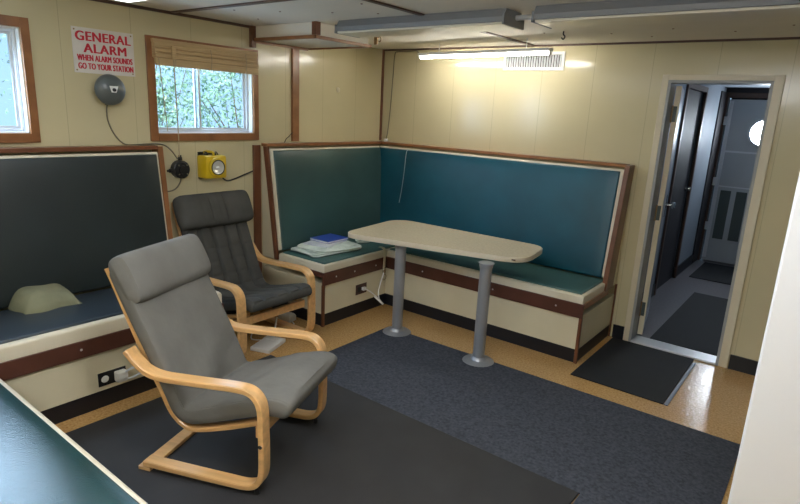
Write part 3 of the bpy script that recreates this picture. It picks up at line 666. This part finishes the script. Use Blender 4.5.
# cable from bell to junction box
tag(obj('bell_cable', TB([(.03, -2.645, 1.60), (.016, -2.645, 1.56), (.010, -2.638, 1.50), (.010, -2.613, 1.433), (.010, -2.57, 1.375), (.010, -2.52, 1.352), (.010, -2.40, 1.356), (.010, -2.293, 1.351), (.014, -2.235, 1.315), (.02, -2.19, 1.25)], .0045, 8, 6), 'cable', smooth=True, base=(.01, -2.4, 1.4)),
    'grey cable running from the bell down to the round black box', 'cable')
jb = thing('junction_box', 'round black electrical box on the wall left of the yellow lamp', 'box', (.0, -2.175, 1.18))
obj('box_body', lathe(NB(), (.001, -2.175, 1.18), (1, 0, 0), [(0, .062), (.04, .062), (.045, .056)], 32), 'black', jb, True)
obj('box_lid', lathe(NB(), (.046, -2.175, 1.18), (1, 0, 0), [(0, .052), (.008, .050), (.010, .03), (.018, .028), (.019, .0)], 32), 'black', jb, True)
for k in range(4):
    a_ = PI / 4 + k * PI / 2; obj('lid_screw', lathe(NB(), (.047, -2.175 + .043 * math.cos(a_), 1.18 + .043 * math.sin(a_)), (1, 0, 0), [(0, .006), (.012, .005)], 8), 'chrome', jb)
obj('cable_gland', lathe(NB(), (.025, -2.175, 1.243), (0, 0, 1), [(0, .014), (.02, .014), (.022, .010), (.035, .010)], 12), 'black', jb, True)
obj('side_gland', lathe(NB(), (.025, -2.238, 1.175), (0, -1, 0), [(0, .014), (.02, .014), (.022, .008), (.035, .008)], 12), 'black', jb, True)
tag(obj('box_cable', TB([(.025, -2.175, 1.118), (.018, -2.178, 1.09), (.012, -2.20, 1.055), (.010, -2.235, 1.035), (.008, -2.29, 1.03)], .005, 8, 5), 'cable', smooth=True, base=(.01, -2.2, 1.06)), 'short cable curling out of the bottom of the round black box', 'cable')
# yellow battery lantern
la = thing('battle_lantern', 'yellow box-shaped battery lantern mounted on wall below the window', 'lamp', (.0, -1.93, 1.2))
ly0, ly1, lz0, lz1 = -2.045, -1.875, 1.115, 1.275
obj('body', BX(.018, .135, ly0, ly1, lz0, lz1, bev=.014), 'yellow', la, True)
obj('wall_bracket', BX(.001, .018, ly0 + .02, ly1 - .02, lz0 - .01, lz1 + .02, bev=.003), 'black', la)
yl, zl = (ly0 + ly1) / 2, (lz0 + lz1) / 2
rg_ = obj('lamp_bezel', lathe(NB(), (.134, yl, zl), (1, 0, 0), [(0, .070), (.014, .066), (.018, .058), (.018, .052), (.006, .050)], 36), 'yellow', la, True)
bm = lathe(NB(), (.1405, yl, zl), (1, 0, 0), [(0, .012), (.002, .016), (.006, .036), (.0115, .050)], 30)
bm.faces.ensure_lookup_table(); bmesh.ops.delete(bm, geom=[bm.faces[-1]], context='FACES_ONLY'); obj('reflector', bm, 'reflector', rg_, True)
obj('bulb', lathe(NB(), (.142, yl, zl), (1, 0, 0), [(0, .010), (.010, .010), (.016, .004)], 14), 'white', rg_, True)
obj('gasket', TB([(.153, yl + .051 * math.cos(k * PI / 16), zl + .051 * math.sin(k * PI / 16)) for k in range(33)], .004, 6), 'black', rg_, True)
obj('handle', TB([(.035, yl - .03, lz1 - .003), (.04, yl - .03, lz1 + .022), (.08, yl - .02, lz1 + .026), (.11, yl - .01, lz1 + .022), (.115, yl - .01, lz1 - .003)], .009, 8, 4), 'yellow', la, True)
obj('switch_knob', lathe(NB(), (.06, yl - .035, lz1 + .002), (0, 0, 1), [(0, .018), (.012, .017), (.014, .010), (.024, .009)], 16), 'black', la, True)
obj('switch_knob', lathe(NB(), (.09, yl + .010, lz1 + .002), (0, 0, 1), [(0, .016), (.014, .015), (.018, .008)], 16), 'black', la, True)
obj('lead', TB([(.08, yl + .02, lz1 + .015), (.07, yl + .045, lz1 + .02), (.05, yl + .08, lz1 - .03), (.03, yl + .09, lz1 - .06)], .004, 6, 4), 'black', la, True)
tag(obj('lantern_cable', TB([(.04, -1.875, 1.15), (.02, -1.845, 1.11), (.012, -1.79, 1.075), (.010, -1.72, 1.085), (.010, -1.62, 1.115), (.010, -1.55, 1.135)], .0055, 8, 6), 'black', smooth=True, base=(.01, -1.7, 1.1)),
    'black cable sagging from the yellow lantern to the bench end', 'cable')
# cable and hook-line on the rear wall
kc = thing('hanging_cord', 'thin dark cord hanging down the rear wall near the corner', 'cord', (.1, -.012, 2.1))
obj('cord_run', TB([(.64, -.30, 2.12), (.50, -.15, 2.165), (.30, -.030, 2.175), (.18, -.014, 2.178), (.145, -.012, 2.15), (.132, -.010, 1.95), (.115, -.010, 1.65), (.10, -.016, 1.45), (.096, -.03, 1.375)], .0045, 6, 6), 'cable', kc, True)
obj('plug', BX(.080, .112, -.050, -.016, 1.3505, 1.378, bev=.005), 'white', kc)
tag(obj('pull_string', TB([(.502, -.205, 1.315), (.500, -.228, 1.27), (.506, -.252, 1.12), (.504, -.276, .95), (.498, -.297, .83)], .003, 6, 5), 'steel', smooth=True, base=(.5, -.25, 1.1)), 'thin pale string hanging against the blue bench back near the corner', 'string')
tag(obj('coiled_wire', TB([(.03, -1.25, 1.352), (.04, -1.235, 1.385), (.04, -1.21, 1.40), (.03, -1.18, 1.42), (.022, -1.155, 1.43)], .003, 6, 4), 'black', smooth=True, base=(.03, -1.2, 1.37)), 'short black wire curling up from the bench rail by the brown post', 'wire')

# ------------------------------------------------------------ small things
# outlet on the short bench front
ot = thing('wall_outlet', 'brown outlet plate with white plug on the short bench base', 'outlet', (DL - .012, -1.02, .21))
obj('plate', BX(DL - .0115, DL - .006, -1.085, -.955, .170, .255, bev=.002), 'platebrown', ot)
bm = NB(); box(bm, DL - .006, DL - .004, -1.07, -1.035, .19, .235); obj('socket', bm, 'black', ot)
obj('plug', BX(DL - .006, DL + .02, -1.02, -.985, .200, .228, bev=.004), 'white', ot)
cc = tag(obj('charging_cable', TB([(DL + .02, -1.0, .215), (DL + .05, -.97, .19), (DL + .10, -.93, .14), (DL + .13, -.90, .085), (DL + .10, -.90, .10), (DL + .06, -.88, .16), (DL + .035, -.83, .22), (DL + .03, -.80, .27), (DL + .028, -.78, .31)], .0045, 8, 6), 'white', smooth=True, base=(DL, -.9, .1)), 'white cable dangling from the brown outlet on the bench base', 'cable')
obj('cable_plug', TB([(DL + .085, -.955, .155), (DL + .13, -.90, .085)], .009, 8), 'white', cc, True)
ks = thing('key_strap', 'cream strap with metal clip hanging over the bench seat corner', 'strap', (DL + .012, -.755, .5))
bm = NB(); P = smooth_path([(.655, -.745, .516), (.70, -.752, .516), (.728, -.757, .500), (.733, -.760, .46), (.732, -.762, .40), (.732, -.764, .345)], 5); pr_ = []
for p in P: pr_.append((bm.verts.new(p + Vector((.008, -.026, 0))), bm.verts.new(p + Vector((-.004, .014, 0))), bm.verts.new(p + Vector((.001, .014, .002))), bm.verts.new(p + Vector((.013, -.026, .002)))))
for a_, b_ in zip(pr_, pr_[1:]):
    for k in range(4): bm.faces.new((a_[k], a_[(k + 1) % 4], b_[(k + 1) % 4], b_[k]))
bm.faces.new(pr_[0]); bm.faces.new(pr_[-1]); obj('webbing', bm, 'strap', ks, True)
def ring(c, r, th, ax='y', sx=1.):
    P = []
    for k in range(17):
        a_ = 2 * PI * k / 16; P.append((c[0], c[1] + r * sx * math.cos(a_), c[2] + r * math.sin(a_)))
    return TB(P, th, 6)
obj('clip', ring((.738, -.764, .320), .028, .004, sx=.6), 'chrome', ks, True)
obj('key_ring', ring((.740, -.764, .268), .026, .0035, sx=.9), 'chrome', ks, True)
obj('clip_body', BX(.734, .743, -.772, -.756, .285, .335, bev=.003), 'brass', ks)
# outlet and charger on the dark bench
o2 = thing('wall_outlet', 'black outlet plate with plugged-in charger on the dark bench base', 'outlet', (DL - .012, -3.06, .17))
obj('plate', BX(DL - .0115, DL - .006, -3.125, -2.975, .125, .203, bev=.002), 'black', o2)
obj('socket', lathe(NB(), (DL - .006, -3.09, .163), (1, 0, 0), [(0, .020), (.002, .019), (.003, .0)], 20), 'white', o2)
chg = thing('charger', 'pale charger plugged low on the dark bench base', 'charger', (DL + .03, -3.0, .165))
obj('body', BX(DL - .005, DL + .045, -3.045, -2.985, .135, .195, bev=.010), 'white', chg, True)
obj('lead', TB([(DL + .040, -3.0, .19), (DL + .06, -2.97, .21), (DL + .055, -2.91, .20), (DL + .04, -2.90, .165), (DL + .04, -2.96, .145), (DL + .035, -3.02, .150)], .006, 6, 6), 'paper', chg, True)
# khaki cloth on dark bench
def cloth_heap(name, label, m, c, sx, sy, h, seed, cat='cloth', fold=0):
    rnd = random.Random(seed); bm = NB(); N = 22; top = []
    ph = [rnd.uniform(0, 6) for _ in range(6)]
    for j in range(N + 1):
        row = []
        for i in range(N + 1):
            u, v = -1 + 2 * i / N, -1 + 2 * j / N
            k = max(0, 1 - abs(u) ** 5) * max(0, 1 - abs(v) ** 5)
            e = 1 + .07 * math.sin(4 * u + ph[0]) * abs(v) + .06 * math.sin(5 * v + ph[1]) * abs(u)
            z = h * k * (.85 + .08 * math.sin(3 * u + ph[2] + 2 * v) + .07 * math.sin(4 * v + ph[3] - 2 * u)) + .002
            row.append(bm.verts.new((c[0] + u * sx * e, c[1] + v * sy * e, c[2] + z)))
        top.append(row)
    for j in range(N):
        for i in range(N): bm.faces.new((top[j][i], top[j][i + 1], top[j + 1][i + 1], top[j + 1][i]))
    rim = top[0][:] + [r[-1] for r in top[1:]] + top[-1][-2::-1] + [r[0] for r in top[-2:0:-1]]
    low = [bm.verts.new((v.co.x, v.co.y, c[2])) for v in rim]; k = len(rim)
    for i in range(k): bm.faces.new((rim[i], rim[(i + 1) % k], low[(i + 1) % k], low[i]))
    bm.faces.new(low); o = obj(name, bm, m, smooth=True, base=c); return tag(o, label, cat)
cloth_heap('folded_blanket', 'crumpled khaki cloth lying on the dark bench seat', 'olive', (.24, -3.19, ZS + .006), .16, .15, .105, 3)
# folded linens: stacked folds
t = thing('folded_cloth', 'stack of folded mint-white cloth on the short teal bench under the books', 'cloth', (.38, -1.05, ZS + .009))
def fold_layer(c, sx, sy, th, rot, seed):
    rnd = random.Random(seed); bm = NB(); N = 40; rings = []
    prof = [(0, .93), (.25, .99), (.5, 1.0), (.75, .98), (1, .90)]
    ph = [rnd.uniform(0, 6) for _ in range(3)]
    for t_, s_ in prof:
        rg = []
        for k in range(N):
            a_ = 2 * PI * k / N; ca, sa = math.cos(a_), math.sin(a_)
            x = math.copysign(abs(ca) ** .32, ca) * sx * s_; y = math.copysign(abs(sa) ** .32, sa) * sy * s_
            wv = 1 + .025 * math.sin(5 * a_ + ph[0]) + .015 * math.sin(9 * a_ + ph[1]); x *= wv; y *= wv
            z = th * t_ + (.003 * math.sin(3 * a_ + ph[2]) if t_ > 0 else 0)
            rg.append(bm.verts.new((c[0] + x * math.cos(rot) - y * math.sin(rot), c[1] + x * math.sin(rot) + y * math.cos(rot), c[2] + z)))
        rings.append(rg)
    for a_, b_ in zip(rings, rings[1:]):
        for k in range(N): bm.faces.new((a_[k], a_[(k + 1) % N], b_[(k + 1) % N], b_[k]))
    bm.faces.new(rings[0][::-1]); bm.faces.new(rings[-1]); return bm
z = ZS + .009
for i, (dx, dy, sx, sy, r_) in enumerate(((.01, -.06, .175, .270, .10), (-.01, -.08, .165, .25, -.05), (.03, -.05, .16, .24, .20), (.01, -.07, .155, .22, .05))):
    obj('fold', fold_layer((.40 + dx, -1.06 + dy, z + i * .0105), sx, sy, .0125, -r_, i + 2), 'cloth', t, True)
bm = NB(); tube(bm, [(.43, -.80, z + .03), (.46, -.74, z + .045), (.48, -.69, z + .03), (.475, -.67, z + .012), (.45, -.72, z + .01), (.43, -.78, z + .012)], .011, 8, 5); obj('loose_fold', bm, 'cloth', t, True)
zt = z + .0450
def book(label, c, sx, sy, th, rot, cover, stripe=None):
    b = thing('book', label, 'book', c)
    R = Matrix.Rotation(rot, 4, 'Z')
    def P(x0, x1, y0, y1, z0, z1, bev=.001):
        bm = BX(x0, x1, y0, y1, z0, z1, bev=bev); bmesh.ops.transform(bm, matrix=Matrix.Translation(Vector(c)) @ R, verts=bm.verts); return bm
    obj('pages', P(-sx + .003, sx - .003, -sy + .002, sy - .003, .002, th - .002), 'paper', b)
    bm = P(-sx, sx, -sy, sy, 0, .0018, 0); 
    bm2 = P(-sx, sx, -sy, sy, th - .0018, th, 0); me_ = bpy.data.meshes.new('m'); bm2.to_mesh(me_); bm2.free(); bm.from_mesh(me_); bpy.data.meshes.remove(me_)
    obj('cover', bm, cover, b)
    if stripe: obj('cover_print', P(-sx + .01, sx - .05, -sy + .02, sy - .06, th + .0001, th + .0006, 0), stripe, b)
    return b
book('white magazine lying under the blue book on folded cloth', (.36, -1.09, zt), .115, .165, .010, .25, 'paper')
book('blue covered book on top of the pile on the bench', (.34, -1.03, zt + .0105), .105, .125, .018, .02, 'blue', None)

# power strip, adapter and cables under the black chair
ad = thing('white_router', 'flat white plastic box on the floor between the two armchairs', 'box', (.70, -1.97, 0))
bm = BX(-.075, .075, -.115, .115, .001, .030, bev=.006); bmesh.ops.transform(bm, matrix=Matrix.Translation((.70, -1.975, 0)) @ Matrix.Rotation(.35, 4, 'Z'), verts=bm.verts); obj('case', bm, 'white', ad, True)
obj('cover_strip', (lambda bm: (bmesh.ops.transform(bm, matrix=Matrix.Translation((.70, -1.975, 0)) @ Matrix.Rotation(.35, 4, 'Z'), verts=bm.verts), bm)[1])(BX(-.07, .07, .045, .075, .030, .034, bev=.001)), 'white', ad)
obj('aerial', TB([(.64, -1.88, .02), (.62, -1.83, .16)], .006, 8), 'white', ad, True)
obj('aerial', TB([(.60, -2.10, .02), (.60, -2.14, .16)], .006, 8), 'white', ad, True)
tag(obj('white_cable', TB([(.60, -1.95, .01), (.52, -1.98, .006), (.47, -1.92, .03), (.50, -1.85, .05), (.55, -1.86, .02), (.52, -1.78, .006), (.57, -1.68, .006), (.52, -1.58, .006), (.45, -1.56, .015)], .0045, 8, 6), 'white', smooth=True, base=(.5, -1.8, 0)), 'white cable looping on the floor beneath the black armchair', 'cable')
ps = thing('power_adapter', 'white power adapter on the floor by the short bench end', 'adapter', (.42, -1.53, 0))
obj('body', PF((.36, -1.60, .001), (.11, .02, 0), (-.02, .085, 0), (0, 0, 1), .055, .004, .018), 'white', ps, True)

# ------------------------------------------------------------ outside
struct('ground_outside', BX(-14, -.6, -12, 8, -1.3, -1.2), 'grass')
def tree(label, c, R, H, nleaf, seed):
    rnd = random.Random(seed); t = thing('shrub', label, 'shrub', (c[0], c[1], -1.2))
    bm = NB(); tube(bm, [(c[0], c[1], -1.2), (c[0] + .05, c[1] + .03, .0), (c[0], c[1], c[2])], [.09, .07, .04], 8)
    tips = []
    for k in range(9):
        a_ = rnd.uniform(0, 2 * PI); e = rnd.uniform(-.3, 1.2); d = Vector((math.cos(a_) * math.cos(e), math.sin(a_) * math.cos(e), math.sin(e) * H / R)) * R * .8
        p0 = Vector((c[0], c[1], rnd.uniform(-.2, c[2]))); tube(bm, [p0, p0 + d * .5 + Vector((0, 0, .1)), Vector(c) + d], [.018, .010, .004], 5); tips.append(Vector(c) + d)
    obj('branches', bm, 'bark', t)
    bm = NB()
    for k in range(nleaf):
        u = rnd.gauss(0, 1), rnd.gauss(0, 1), rnd.gauss(0, 1); v = Vector(u).normalized(); rr = rnd.uniform(.25, 1) ** .5
        cl_ = 1 + .25 * math.sin(v.x * 7 + seed) * math.sin(v.z * 6)
        p = Vector(c) + Vector((v.x * R, v.y * R, v.z * H)) * rr * cl_
        n_ = Vector((rnd.gauss(0, 1), rnd.gauss(0, 1), rnd.gauss(.4, 1))).normalized(); s = n_.orthogonal().normalized(); s.rotate(Matrix.Rotation(rnd.uniform(0, 6), 3, n_)); q = n_.cross(s)
        L = rnd.uniform(.05, .10); W_ = L * .38
        a1, a2, a3, a4 = [bm.verts.new(x) for x in (p - s * L * .5, p + q * W_ * .5 + n_ * .006, p + s * L * .5, p - q * W_ * .5 + n_ * .006)]
        bm.faces.new((a1, a2, a3, a4))
    o = obj('foliage', bm, 'leaf', t); return t
tree('dense leafy shrub outside, seen through the left window pane', (-2.6, -1.25, 1.35), .70, .95, 3300, 4)
tree('loose leafy shrub outside, seen through the right window pane', (-3.1, .75, 1.5), .95, 1.0, 3600, 9)
tree('taller leafy tree outside, set back behind the two shrubs', (-6.4, .6, 2.2), 1.7, 1.8, 5000, 12)
tree('leafy shrub outside the second window', (-2.9, -3.6, 1.4), .9, 1.0, 3500, 15)
